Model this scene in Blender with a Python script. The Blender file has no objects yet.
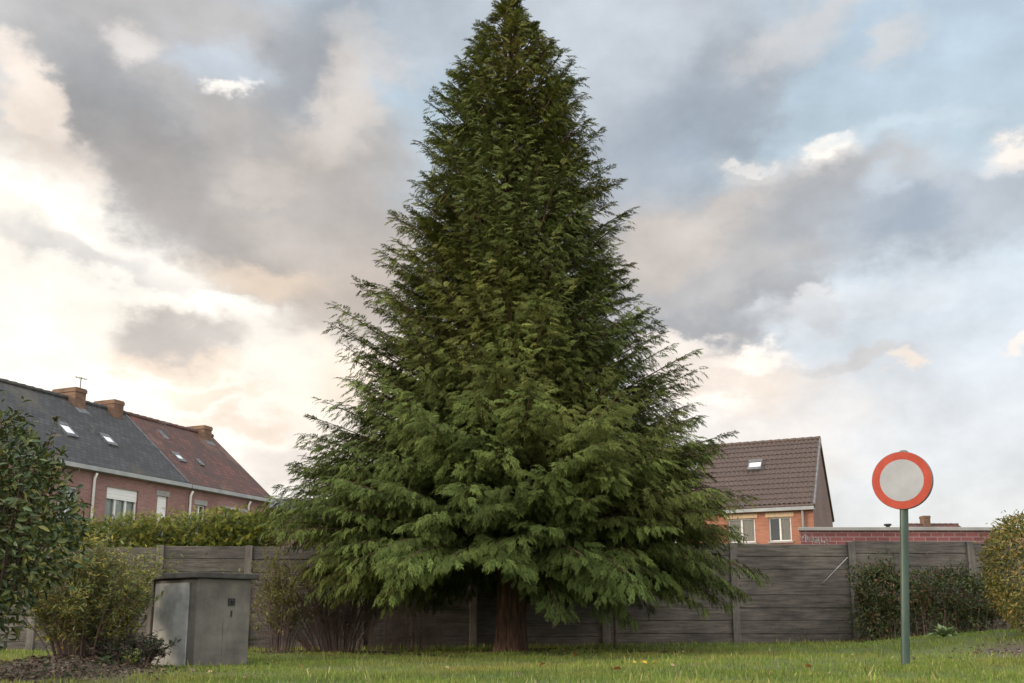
import bpy, bmesh, math, random
import numpy as np
from mathutils import Vector, Matrix
random.seed(7)
rng = np.random.default_rng(11)
R = math.radians
scene = bpy.context.scene
col = scene.collection

# ------------------------------------------------------------------ camera
cd = bpy.data.cameras.new('camera')
cam = bpy.data.objects.new('camera', cd); col.objects.link(cam)
PITCH = math.atan(0.19); SHIFT = 0.101; FPX = 950.0
cd.lens = FPX / 1024 * 36; cd.sensor_width = 36
cd.shift_y = SHIFT * FPX / 1024
cd.clip_start = 0.05; cd.clip_end = 3000
cam.location = (0, 0, 0.62); cam.rotation_euler = (math.pi / 2 + PITCH, 0, 0)
scene.camera = cam

# ------------------------------------------------------------------ light
SUN_AZ, SUN_EL = R(-97), R(15)          # from +Y towards +X; low sun on the left
sd = bpy.data.lights.new('sun', 'SUN'); sd.energy = 3.0; sd.angle = R(10); sd.color = (1.0, .80, .58)
sun = bpy.data.objects.new('sun', sd); col.objects.link(sun)
sv = Vector((math.sin(SUN_AZ) * math.cos(SUN_EL), math.cos(SUN_AZ) * math.cos(SUN_EL), math.sin(SUN_EL)))
sun.rotation_euler = sv.to_track_quat('Z', 'Y').to_euler()
sun.location = (-20, 0, 15)
scene.view_settings.view_transform = 'Standard'; scene.view_settings.look = 'None'
scene.view_settings.exposure = 0.0; scene.view_settings.gamma = 1.0
scene.view_settings.use_curve_mapping = False
try:
    scene.cycles.max_bounces = 6; scene.cycles.transparent_max_bounces = 4
    scene.cycles.use_denoising = True
except Exception: pass

def lin(c):
    return tuple(((v / 255) / 12.92 if v / 255 <= .04045 else ((v / 255 + .055) / 1.055) ** 2.4) for v in c)

# ------------------------------------------------------------------ sky
world = bpy.data.worlds.new('World'); scene.world = world; world.use_nodes = True
NT = world.node_tree; N = NT.nodes; L = NT.links; N.clear()
def nd(t, **kw):
    n = N.new(t)
    for k, v in kw.items(): setattr(n, k, v)
    return n
def lk(a, b): L.new(a, b)
out = nd('ShaderNodeOutputWorld'); bg = nd('ShaderNodeBackground'); lk(bg.outputs[0], out.inputs[0])
bg.inputs[1].default_value = 0.1
tc = nd('ShaderNodeTexCoord')
sky = nd('ShaderNodeTexSky', sky_type='NISHITA'); sky.sun_disc = False
sky.sun_elevation = SUN_EL; sky.sun_rotation = SUN_AZ; sky.dust_density = 2.0
D = tc.outputs['Generated']
nrm = nd('ShaderNodeVectorMath', operation='NORMALIZE'); lk(D, nrm.inputs[0])
sep = nd('ShaderNodeSeparateXYZ'); lk(nrm.outputs[0], sep.inputs[0])
az = nd('ShaderNodeMath', operation='ARCTAN2'); lk(sep.outputs[0], az.inputs[0]); lk(sep.outputs[1], az.inputs[1])
el = nd('ShaderNodeMath', operation='ARCSINE'); lk(sep.outputs[2], el.inputs[0])
ae = nd('ShaderNodeCombineXYZ'); lk(az.outputs[0], ae.inputs[0]); lk(el.outputs[0], ae.inputs[1])
# cloud edges: a fractal noise shifts the angular position
def noise(scale, detail, rough, vec, dist=0.0, typ=None):
    n = nd('ShaderNodeTexNoise'); n.inputs['Scale'].default_value = scale
    n.inputs['Detail'].default_value = detail; n.inputs['Roughness'].default_value = rough
    n.inputs['Distortion'].default_value = dist
    lk(vec, n.inputs['Vector']); return n
stretch = nd('ShaderNodeVectorMath', operation='MULTIPLY'); lk(nrm.outputs[0], stretch.inputs[0]); stretch.inputs[1].default_value = (1, 1, 1.5)
nw = noise(4.5, 7, .55, stretch.outputs[0])
sb = nd('ShaderNodeVectorMath', operation='SUBTRACT'); lk(nw.outputs['Color'], sb.inputs[0]); sb.inputs[1].default_value = (.5, .5, .5)
sc_ = nd('ShaderNodeVectorMath', operation='MULTIPLY'); lk(sb.outputs[0], sc_.inputs[0]); sc_.inputs[1].default_value = (.16, .12, 0)
nw2 = noise(17, 6, .6, stretch.outputs[0])
sb2_ = nd('ShaderNodeVectorMath', operation='SUBTRACT'); lk(nw2.outputs['Color'], sb2_.inputs[0]); sb2_.inputs[1].default_value = (.5, .5, .5)
sc2_ = nd('ShaderNodeVectorMath', operation='MULTIPLY'); lk(sb2_.outputs[0], sc2_.inputs[0]); sc2_.inputs[1].default_value = (.085, .07, 0)
ws_ = nd('ShaderNodeVectorMath', operation='ADD'); lk(sc_.outputs[0], ws_.inputs[0]); lk(sc2_.outputs[0], ws_.inputs[1])
wp = nd('ShaderNodeVectorMath', operation='ADD'); lk(ae.outputs[0], wp.inputs[0]); lk(ws_.outputs[0], wp.inputs[1])
P2 = wp.outputs[0]
def pix_dir(px, py):
    x = (px - 512) / FPX; y = (341.5 - py) / FPX + SHIFT
    f = (0, math.cos(PITCH), math.sin(PITCH)); u = (0, -math.sin(PITCH), math.cos(PITCH))
    d = Vector((x, f[1] + u[1] * y, f[2] + u[2] * y)).normalized()
    return math.atan2(d.x, d.y), math.asin(d.z)
# smooth base: blue-grey high up, pale towards the horizon
ramp = nd('ShaderNodeValToRGB'); mr = nd('ShaderNodeMapRange'); lk(el.outputs[0], mr.inputs[0])
mr.inputs[1].default_value = 0.0; mr.inputs[2].default_value = 0.8; lk(mr.outputs[0], ramp.inputs[0])
e = ramp.color_ramp.elements; e[0].position = 0; e[0].color = (*lin((240, 237, 235)), 1); e[1].position = 1; e[1].color = (*lin((168, 186, 208)), 1)
for p, c in ((.25, (227, 230, 237)), (.55, (192, 208, 222))):
    q = ramp.color_ramp.elements.new(p); q.color = (*lin(c), 1)
sc10 = nd('ShaderNodeVectorMath', operation='SCALE'); lk(ramp.outputs[0], sc10.inputs[0]); sc10.inputs[3].default_value = 10
mixn = nd('ShaderNodeMix', data_type='RGBA'); mixn.inputs[0].default_value = .12
lk(sc10.outputs[0], mixn.inputs[6]); lk(sky.outputs[0], mixn.inputs[7])
cur = mixn.outputs[2]
def blob(px, py, rx, ry, rot, c, a, soft=.9):
    """one cloud bank or lit gap at its place in the sky (angles, not pixels, from here on)"""
    global cur
    c = (c[0], max(c[1], (c[0] + c[2]) / 2 - 2), c[2])      # greys stay neutral, never purple
    soft = soft * .86
    a0, e0 = pix_dir(px, py); a1, _ = pix_dir(px + 20, py); _, e1 = pix_dir(px, py - 20)
    mp = nd('ShaderNodeMapping', vector_type='TEXTURE')
    mp.inputs['Location'].default_value = (a0, e0, 0)
    mp.inputs['Rotation'].default_value = (0, 0, R(-rot))
    mp.inputs['Scale'].default_value = (rx * (a1 - a0) / 20, ry * (e1 - e0) / 20, 1)
    lk(P2, mp.inputs[0])
    ln = nd('ShaderNodeVectorMath', operation='LENGTH'); lk(mp.outputs[0], ln.inputs[0])
    m = nd('ShaderNodeMapRange', interpolation_type='SMOOTHERSTEP'); lk(ln.outputs['Value'], m.inputs[0])
    m.inputs[1].default_value = 1 + soft * .6; m.inputs[2].default_value = max(0, 1 - soft); m.inputs[3].default_value = 0; m.inputs[4].default_value = a
    mx = nd('ShaderNodeMix', data_type='RGBA'); lk(m.outputs[0], mx.inputs[0]); lk(cur, mx.inputs[6])
    l = lin(c); mx.inputs[7].default_value = (l[0] * 10, l[1] * 10, l[2] * 10, 1)
    cur = mx.outputs[2]
W = (254, 246, 237)
blob(40, 340, 420, 210, 10, W, 1, .9)
blob(-150, 260, 300, 260, 0, W, .9, .9)
blob(340, 400, 120, 100, 0, (245, 232, 220), .8, .9)
blob(740, 430, 150, 70, 0, (238, 228, 222), .7, .9)
blob(480, -120, 700, 150, 0, (180, 182, 192), .8, .7)
blob(190, 95, 310, 150, 22, (182, 176, 182), .97, .45)
blob(310, 230, 150, 105, 30, (192, 180, 178), .95, .5)
blob(470, 30, 110, 60, 0, (180, 186, 200), .8, .8)
blob(110, 120, 110, 55, 35, (152, 150, 160), .8, .8)
blob(300, 75, 95, 55, -40, (156, 157, 170), .85, .8)
blob(170, 200, 130, 48, 33, (164, 155, 158), .8, .8)
blob(250, 170, 70, 50, 20, (170, 165, 170), .6, .9)
blob(360, 185, 90, 55, -10, (178, 170, 175), .6, .9)
blob(38, 110, 74, 26, 32, (246, 230, 222), .85, .8)
blob(60, 165, 70, 22, 30, (228, 210, 200), .6, .9)
blob(118, 35, 30, 24, 0, (226, 216, 218), .7, .9)
blob(205, 55, 60, 34, 0, (192, 200, 216), .8, .9)
blob(212, 86, 17, 10, -25, (255, 250, 246), .9, .95)
blob(229, 73, 10, 8, 0, (244, 238, 240), .7, .95)
blob(345, 100, 75, 34, -38, (220, 206, 204), .7, .9)
blob(370, 50, 40, 26, 0, (206, 202, 210), .6, .9)
blob(262, 180, 48, 22, 0, (208, 196, 192), .6, .9)
blob(270, 278, 75, 24, 5, (232, 212, 194), .8, .9)
blob(350, 300, 70, 40, 0, (198, 184, 180), .8, .9)
blob(355, 375, 60, 30, 0, (236, 220, 206), .8, .9)
blob(90, 262, 120, 22, 8, (212, 206, 210), .75, .9)
blob(168, 358, 76, 17, 3, (236, 214, 198), .8, .8)
blob(178, 333, 76, 26, 2, (190, 179, 180), .9, .8)
blob(208, 388, 52, 9, 0, (240, 220, 204), .8, .9)
blob(238, 416, 60, 11, 3, (236, 216, 204), .8, .9)
blob(285, 462, 70, 22, 6, (218, 204, 204), .85, .9)
blob(620, 60, 170, 120, -15, (186, 188, 202), .9, .6)
blob(590, 260, 150, 130, 0, (192, 188, 196), .9, .7)
blob(725, 85, 75, 60, -45, (156, 160, 175), .85, .8)
blob(655, 140, 100, 70, -10, (156, 166, 182), .8, .9)
blob(800, 22, 95, 32, -18, (200, 196, 204), .8, .8)
blob(880, 45, 50, 18, -30, (208, 202, 206), .6, .9)
blob(770, 225, 170, 66, -6, (182, 178, 184), .97, .5)
blob(700, 285, 130, 80, -20, (180, 175, 182), .95, .6)
blob(930, 222, 130, 48, 4, (180, 186, 198), .95, .5)
blob(820, 205, 60, 36, 0, (162, 164, 176), .7, .9)
blob(905, 225, 60, 34, 10, (156, 166, 184), .8, .8)
blob(735, 318, 100, 26, -22, (160, 158, 168), .9, .8)
blob(745, 165, 34, 16, 0, (214, 204, 206), .6, .9)
blob(742, 158, 18, 6, 0, (240, 234, 236), .6, .95)
blob(812, 150, 34, 22, 0, (236, 228, 226), .7, .95)
blob(811, 142, 22, 15, 0, (262, 254, 246), 1, .75)
blob(1010, 158, 44, 24, 0, (236, 228, 226), .8, .9)
blob(1010, 150, 26, 12, 0, (250, 240, 234), .8, .8)
blob(680, 250, 70, 38, -25, (208, 194, 190), .7, .9)
blob(712, 212, 50, 20, -30, (206, 196, 196), .6, .9)
blob(868, 188, 24, 20, 0, (190, 200, 212), .7, .9)
blob(800, 298, 34, 10, -10, (214, 208, 208), .6, .8)
blob(815, 305, 34, 11, 10, (176, 172, 180), .7, .8)
blob(725, 375, 90, 38, 0, (232, 216, 210), .9, .8)
blob(755, 348, 34, 14, -10, (255, 244, 236), .9, .8)
blob(718, 402, 40, 14, 0, (250, 242, 236), .8, .9)
blob(845, 354, 64, 11, 3, (206, 200, 206), .85, .8)
blob(898, 364, 17, 9, 0, (244, 226, 218), .85, .8)
blob(1008, 343, 28, 7, 0, (238, 226, 222), .8, .8)
blob(150, 290, 150, 12, 4, (262, 256, 248), .7, .9)
blob(60, 215, 80, 12, 25, (262, 255, 247), .7, .9)
blob(890, 130, 120, 14, 4, (196, 210, 222), .6, .9)
blob(860, 300, 130, 20, 0, (222, 226, 234), .6, .9)
blob(690, 350, 40, 10, -25, (246, 236, 230), .7, .9)
blob(745, 425, 60, 10, 0, (240, 232, 232), .7, .9)
# unseen sky behind the camera set to warm grey, added to warm the fill
back = nd('ShaderNodeMapRange', interpolation_type='SMOOTHSTEP'); lk(sep.outputs[1], back.inputs[0]); back.inputs[1].default_value = .35; back.inputs[2].default_value = -.2; back.inputs[3].default_value = 0; back.inputs[4].default_value = .85
bmx = nd('ShaderNodeMix', data_type='RGBA'); lk(back.outputs[0], bmx.inputs[0]); lk(cur, bmx.inputs[6]); bl = lin((212, 206, 199)); bmx.inputs[7].default_value = (bl[0] * 10, bl[1] * 10, bl[2] * 10, 1); cur = bmx.outputs[2]
# fine cloud texture
nf = noise(8, 9, .58, stretch.outputs[0], 0)
mf = nd('ShaderNodeMapRange'); lk(nf.outputs[0], mf.inputs[0]); mf.inputs[1].default_value = .25; mf.inputs[2].default_value = .75; mf.inputs[3].default_value = .89; mf.inputs[4].default_value = 1.35
# overcast sky brighter overhead, boosted out of view to fill the foreground
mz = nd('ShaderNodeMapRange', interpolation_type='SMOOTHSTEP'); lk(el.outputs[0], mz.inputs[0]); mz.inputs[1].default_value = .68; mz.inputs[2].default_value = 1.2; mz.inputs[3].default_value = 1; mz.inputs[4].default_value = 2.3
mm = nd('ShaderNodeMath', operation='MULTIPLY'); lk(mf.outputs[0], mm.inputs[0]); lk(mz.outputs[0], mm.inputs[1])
# extra brightness added behind the camera, out of view, to light the foreground
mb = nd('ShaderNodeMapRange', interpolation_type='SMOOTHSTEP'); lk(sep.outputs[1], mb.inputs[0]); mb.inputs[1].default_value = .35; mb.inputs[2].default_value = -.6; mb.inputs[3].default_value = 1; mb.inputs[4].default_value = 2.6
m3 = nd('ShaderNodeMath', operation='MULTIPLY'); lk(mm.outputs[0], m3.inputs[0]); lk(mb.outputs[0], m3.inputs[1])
tint = nd('ShaderNodeVectorMath', operation='MULTIPLY'); lk(cur, tint.inputs[0]); tint.inputs[1].default_value = (1.01, 1.015, .99)
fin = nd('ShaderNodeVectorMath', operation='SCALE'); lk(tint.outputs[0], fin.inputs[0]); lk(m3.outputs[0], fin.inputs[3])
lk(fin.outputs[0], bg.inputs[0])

# ------------------------------------------------------------------ materials
def mat(name, base, rough=.8, build=None, metallic=0, spec=.5):
    m = bpy.data.materials.new(name); m.use_nodes = True
    nt = m.node_tree; b = nt.nodes['Principled BSDF']
    b.inputs['Base Color'].default_value = (*base, 1); b.inputs['Roughness'].default_value = rough
    b.inputs['Metallic'].default_value = metallic; b.inputs['Specular IOR Level'].default_value = spec
    if build: build(nt, b)
    return m
def tcn(nt, kind='Object', scale=(1, 1, 1)):
    t = nt.nodes.new('ShaderNodeTexCoord'); mp = nt.nodes.new('ShaderNodeMapping'); mp.inputs['Scale'].default_value = scale
    nt.links.new(t.outputs[kind], mp.inputs[0]); return mp.outputs[0]
def tn(nt, vec, scale, detail=5, rough=.6):
    n = nt.nodes.new('ShaderNodeTexNoise'); n.inputs['Scale'].default_value = scale; n.inputs['Detail'].default_value = detail; n.inputs['Roughness'].default_value = rough
    nt.links.new(vec, n.inputs['Vector']); return n.outputs[0]
def rampn(nt, fac, stops):
    r = nt.nodes.new('ShaderNodeValToRGB'); nt.links.new(fac, r.inputs[0]); el_ = r.color_ramp.elements
    el_[0].position = stops[0][0]; el_[0].color = (*stops[0][1], 1); el_[1].position = stops[-1][0]; el_[1].color = (*stops[-1][1], 1)
    for p, c in stops[1:-1]:
        q = el_.new(p); q.color = (*c, 1)
    return r.outputs[0]
def mixc(nt, fac, a, b, mode='MIX'):
    m = nt.nodes.new('ShaderNodeMix'); m.data_type = 'RGBA'; m.blend_type = mode
    for v, i in ((fac, 0), (a, 6), (b, 7)):
        if hasattr(v, 'links') or hasattr(v, 'is_linked'): nt.links.new(v, m.inputs[i])
        elif i == 0: m.inputs[0].default_value = v
        else: m.inputs[i].default_value = (*v, 1)
    return m.outputs[2]
def bump(nt, b, h, strength=.4, dist=.01):
    n = nt.nodes.new('ShaderNodeBump'); n.inputs['Strength'].default_value = strength; n.inputs['Distance'].default_value = dist
    nt.links.new(h, n.inputs['Height']); nt.links.new(n.outputs[0], b.inputs['Normal'])
def noisy(c1, c2, scale=3, c3=None, sc=(1, 1, 1), bs=.3, bd=.01, kind='Object', detail=6):
    def f(nt, b):
        v = tcn(nt, kind, sc); a = tn(nt, v, scale, detail)
        st = [(.3, c1), (.7, c2)] if c3 is None else [(.3, c1), (.5, c2), (.72, c3)]
        nt.links.new(rampn(nt, a, st), b.inputs['Base Color'])
        bump(nt, b, tn(nt, v, scale * 8, 4), bs, bd)
    return f
def brick(c1, c2, mortar, bw=.22, bh=.065, ms=.012, grime=.3, gscale=.6):
    def f(nt, b):
        v = tcn(nt, 'UV'); t = nt.nodes.new('ShaderNodeTexBrick'); nt.links.new(v, t.inputs['Vector'])
        t.inputs['Scale'].default_value = 1; t.inputs['Brick Width'].default_value = bw; t.inputs['Row Height'].default_value = bh
        t.inputs['Mortar Size'].default_value = ms / 2; t.inputs['Mortar Smooth'].default_value = .3
        t.inputs['Color1'].default_value = (*c1, 1); t.inputs['Color2'].default_value = (*c2, 1); t.inputs['Mortar'].default_value = (*mortar, 1)
        g = tn(nt, v, gscale, 6, .65); g2 = rampn(nt, g, [(.3, (1 - grime,) * 3), (.7, (1, 1, 1))])
        nt.links.new(mixc(nt, 1.0, t.outputs[0], g2, 'MULTIPLY'), b.inputs['Base Color'])
        bump(nt, b, t.outputs['Fac'], -.35, .008)
    return f
def tiles(c1, c2, c3, tw, th, moss=None, corr=0.0):
    def f(nt, b):
        v = tcn(nt, 'UV'); t = nt.nodes.new('ShaderNodeTexBrick'); nt.links.new(v, t.inputs['Vector'])
        t.offset = .0 if corr else .5
        t.inputs['Scale'].default_value = 1; t.inputs['Brick Width'].default_value = tw; t.inputs['Row Height'].default_value = th
        t.inputs['Mortar Size'].default_value = .018; t.inputs['Mortar Smooth'].default_value = .5
        t.inputs['Color1'].default_value = (*c1, 1); t.inputs['Color2'].default_value = (*c2, 1); t.inputs['Mortar'].default_value = tuple(x * .35 for x in c1) + (1,)  # dark joint colour paints the shadow under each tile row
        g = tn(nt, v, .7, 7, .7); cc = mixc(nt, rampn(nt, g, [(.42, (0, 0, 0)), (.68, (1, 1, 1))]), t.outputs[0], c3)
        if moss:
            g2 = tn(nt, tcn(nt, 'UV', (1, .5, 1)), .45, 6, .7); cc = mixc(nt, rampn(nt, g2, [(.54, (0, 0, 0)), (.68, (.8, .8, .8))]), cc, moss)
        nt.links.new(cc, b.inputs['Base Color'])
        if corr:
            w = nt.nodes.new('ShaderNodeTexWave'); w.bands_direction = 'X'; w.inputs['Scale'].default_value = .314 / tw; nt.links.new(v, w.inputs['Vector'])
            m = nt.nodes.new('ShaderNodeMath'); m.operation = 'MULTIPLY_ADD'; nt.links.new(w.outputs['Fac'], m.inputs[0]); m.inputs[1].default_value = 1.5; nt.links.new(t.outputs['Fac'], m.inputs[2]); m.inputs[2].default_value = 0
            bump(nt, b, m.outputs[0], .8, corr)
        else: bump(nt, b, t.outputs['Fac'], -.5, .015)
    return f
def leafmat(name, rough=.55, transl=.25, spec=.3, sat=1.0):
    def f(nt, b):
        a = nt.nodes.new('ShaderNodeVertexColor'); a.layer_name = 'col'
        nt.links.new(a.outputs[0], b.inputs['Base Color'])
        tr = nt.nodes.new('ShaderNodeBsdfTranslucent'); nt.links.new(a.outputs[0], tr.inputs[0])
        mx = nt.nodes.new('ShaderNodeMixShader'); mx.inputs[0].default_value = transl
        nt.links.new(b.outputs[0], mx.inputs[1]); nt.links.new(tr.outputs[0], mx.inputs[2])
        nt.links.new(mx.outputs[0], nt.nodes['Material Output'].inputs[0])
    return mat(name, (.05, .07, .03), rough, f, spec=spec)

M = {}
M['needles'] = leafmat('conifer_foliage', .75, .14, .08)
M['leaf'] = leafmat('soft_leaf', .5, .3, .35)
M['gloss'] = leafmat('glossy_leaf', .42, .14, .4)
M['grass'] = leafmat('grass_blades', .6, .35, .2)
M['dry'] = leafmat('dry_leaf', .7, .25, .2)
def barkf(nt, b):
    v = tcn(nt, 'Object', (9, 9, 1.1)); a = tn(nt, v, 2.2, 8, .7)
    nt.links.new(rampn(nt, a, [(.34, (.025, .016, .013)), (.5, (.11, .06, .042)), (.7, (.25, .145, .10))]), b.inputs['Base Color'])
    bump(nt, b, a, 1, .05)
M['bark'] = mat('bark', (.1, .06, .04), .9, barkf)
M['twig'] = mat('twig_bark', (.12, .075, .065), .8, noisy((.07, .045, .042), (.20, .135, .115), 6))
M['twiggrey'] = mat('grey_stem', (.16, .14, .11), .8, noisy((.08, .07, .05), (.2, .17, .13), 5))
def concf(base, var, streak=(1, 1, 9), sc=2.0, moss=None):
    def f(nt, b):
        v = tcn(nt, 'Object', streak); a = tn(nt, v, sc, 8, .7)
        big = tn(nt, tcn(nt, 'Object', (1, 1, 1.6)), 1.1, 6, .65)
        c = rampn(nt, a, [(.3, tuple(x * (1 - var) for x in base)), (.7, tuple(x * (1 + var) for x in base))])
        c = mixc(nt, 1.0, c, rampn(nt, big, [(.35, (.55, .54, .55)), (.66, (1.3, 1.25, 1.2))]), 'MULTIPLY')
        if moss:
            g2 = tn(nt, tcn(nt, 'Object', (1, 1, 1)), 1.7, 7, .75); c = mixc(nt, rampn(nt, g2, [(.55, (0, 0, 0)), (.7, (.7, .7, .7))]), c, moss)
        nt.links.new(c, b.inputs['Base Color']); bump(nt, b, a, .7, .012)
    return f
M['fence'] = mat('fence_concrete', (.14, .13, .13), .9, concf((.108, .098, .091), .6, (.8, 1, 11), 2.6, (.07, .068, .045)))
M['fencepost'] = mat('fence_post_concrete', (.2, .19, .18), .9, concf((.138, .128, .119), .35, (8, 8, 1), 1.5))
M['cab'] = mat('cabinet_concrete', (.2, .21, .21), .85, concf((.125, .123, .114), .28, (3, 3, .8), 1.4, (.13, .14, .12)))
M['cabdoor'] = mat('cabinet_side_panel', (.33, .36, .38), .8, concf((.31, .33, .345), .15, (3, 3, .8), 1.4))
M['slab'] = mat('cabinet_lid', (.08, .08, .08), .9, concf((.05, .05, .05), .4, (3, 3, 3), 3, (.11, .11, .09)))
M['black'] = mat('black_plastic', (.012, .012, .014), .5)
M['brick_pink'] = mat('brick_pinkish', (.3, .15, .13), .9, brick((.32, .17, .155), (.25, .125, .118), (.33, .28, .26), grime=.35))
M['brick_orange'] = mat('brick_orange', (.5, .2, .12), .9, brick((.42, .16, .10), (.32, .115, .07), (.36, .27, .21), grime=.3))
M['brick_brown'] = mat('brick_brown', (.2, .12, .1), .9, brick((.20, .125, .115), (.15, .09, .085), (.2, .17, .16), grime=.3))
M['brick_garage'] = mat('brick_dark_red', (.25, .08, .08), .85, brick((.27, .085, .085), (.19, .06, .065), (.34, .29, .29), bw=.3, bh=.105, ms=.016, grime=.3))
M['brick_chim'] = mat('brick_chimney', (.4, .2, .12), .9, brick((.25, .14, .09), (.17, .09, .062), (.22, .18, .14), grime=.5, gscale=1.4))
M['slate'] = mat('slate_tiles', (.09, .09, .1), .75, tiles((.034, .034, .037), (.07, .068, .072), (.03, .03, .028), .24, .2, (.085, .075, .055)))
M['redtile'] = mat('red_tiles', (.2, .08, .06), .85, tiles((.15, .062, .048), (.075, .04, .036), (.05, .036, .032), .22, .22, (.17, .10, .07)))
M['browntile'] = mat('brown_pantiles', (.1, .07, .065), .7, tiles((.115, .076, .062), (.085, .058, .050), (.07, .052, .046), .2, .3, None))
M['greytile'] = mat('grey_tiles', (.1, .1, .11), .8, tiles((.13, .13, .15), (.1, .1, .12), (.1, .1, .11), .25, .3))
M['white'] = mat('white_paint', (.72, .72, .72), .5, noisy((.6, .6, .6), (.78, .78, .77), 4))
M['gutter'] = mat('zinc_gutter', (.3, .3, .32), .5, noisy((.24, .25, .27), (.38, .39, .4), 2))
M['coping'] = mat('coping', (.5, .5, .52), .7, noisy((.24, .24, .24), (.34, .33, .32), 2))
M['lintel'] = mat('yellow_brick_lintel', (.5, .34, .2), .9, brick((.68, .50, .33), (.6, .42, .27), (.5, .4, .32), bw=.065, bh=.22))
M['stone'] = mat('grey_stone', (.3, .29, .3), .9, noisy((.24, .23, .24), (.36, .35, .35), 5))
M['lead'] = mat('lead_flashing', (.1, .1, .11), .6, noisy((.07, .07, .075), (.17, .17, .18), 5))
M['shutter'] = mat('roller_shutter', (.75, .76, .78), .5)
M['curtain'] = mat('curtain', (.62, .5, .36), .9, noisy((.5, .4, .28), (.7, .58, .44), 6, sc=(8, 8, .5)))
M['netcurtain'] = mat('net_curtain', (.6, .66, .66), .9, noisy((.6, .68, .68), (.85, .88, .88), 5, sc=(10, 10, .5)))
M['room'] = mat('dark_room', (.03, .03, .035), .9)
def glassf(nt, b):
    b.inputs['Transmission Weight'].default_value = .0
    g = nt.nodes.new('ShaderNodeBsdfGlossy'); g.inputs['Roughness'].default_value = .03; g.inputs[0].default_value = (.9, .92, .95, 1)
    t = nt.nodes.new('ShaderNodeBsdfTransparent'); t.inputs[0].default_value = (.85, .88, .88, 1)
    mx = nt.nodes.new('ShaderNodeMixShader'); fr = nt.nodes.new('ShaderNodeFresnel'); fr.inputs[0].default_value = 1.7
    nt.links.new(fr.outputs[0], mx.inputs[0]); nt.links.new(t.outputs[0], mx.inputs[1]); nt.links.new(g.outputs[0], mx.inputs[2])
    nt.links.new(mx.outputs[0], nt.nodes['Material Output'].inputs[0])
M['glass'] = mat('window_glass', (.1, .1, .1), .05, glassf)
M['skyglass'] = mat('roof_window_glass', (.78, .8, .82), .2, spec=1.0)  # white base colour paints the sky's reflection into the glass
M['postgreen'] = mat('painted_post', (.1, .16, .13), .5, noisy((.022, .046, .036), (.048, .085, .068), 9, sc=(1, 1, .35), bs=.15))
M['signred'] = mat('sign_red', (.7, .1, .05), .4, noisy((.30, .042, .025), (.40, .068, .042), 6, bs=.05), spec=.2)
M['signwhite'] = mat('sign_white', (.5, .5, .5), .45, noisy((.25, .262, .29), (.325, .34, .375), 5, bs=.05))
M['signback'] = mat('sign_back', (.11, .11, .115), .6, noisy((.07, .07, .075), (.16, .16, .16), 6))
M['cord'] = mat('pale_cord', (.5, .5, .5), .8)
M['chalk'] = mat('white_scribble_paint', (.3, .3, .3), .8)
M['litter'] = M['dry']

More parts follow.
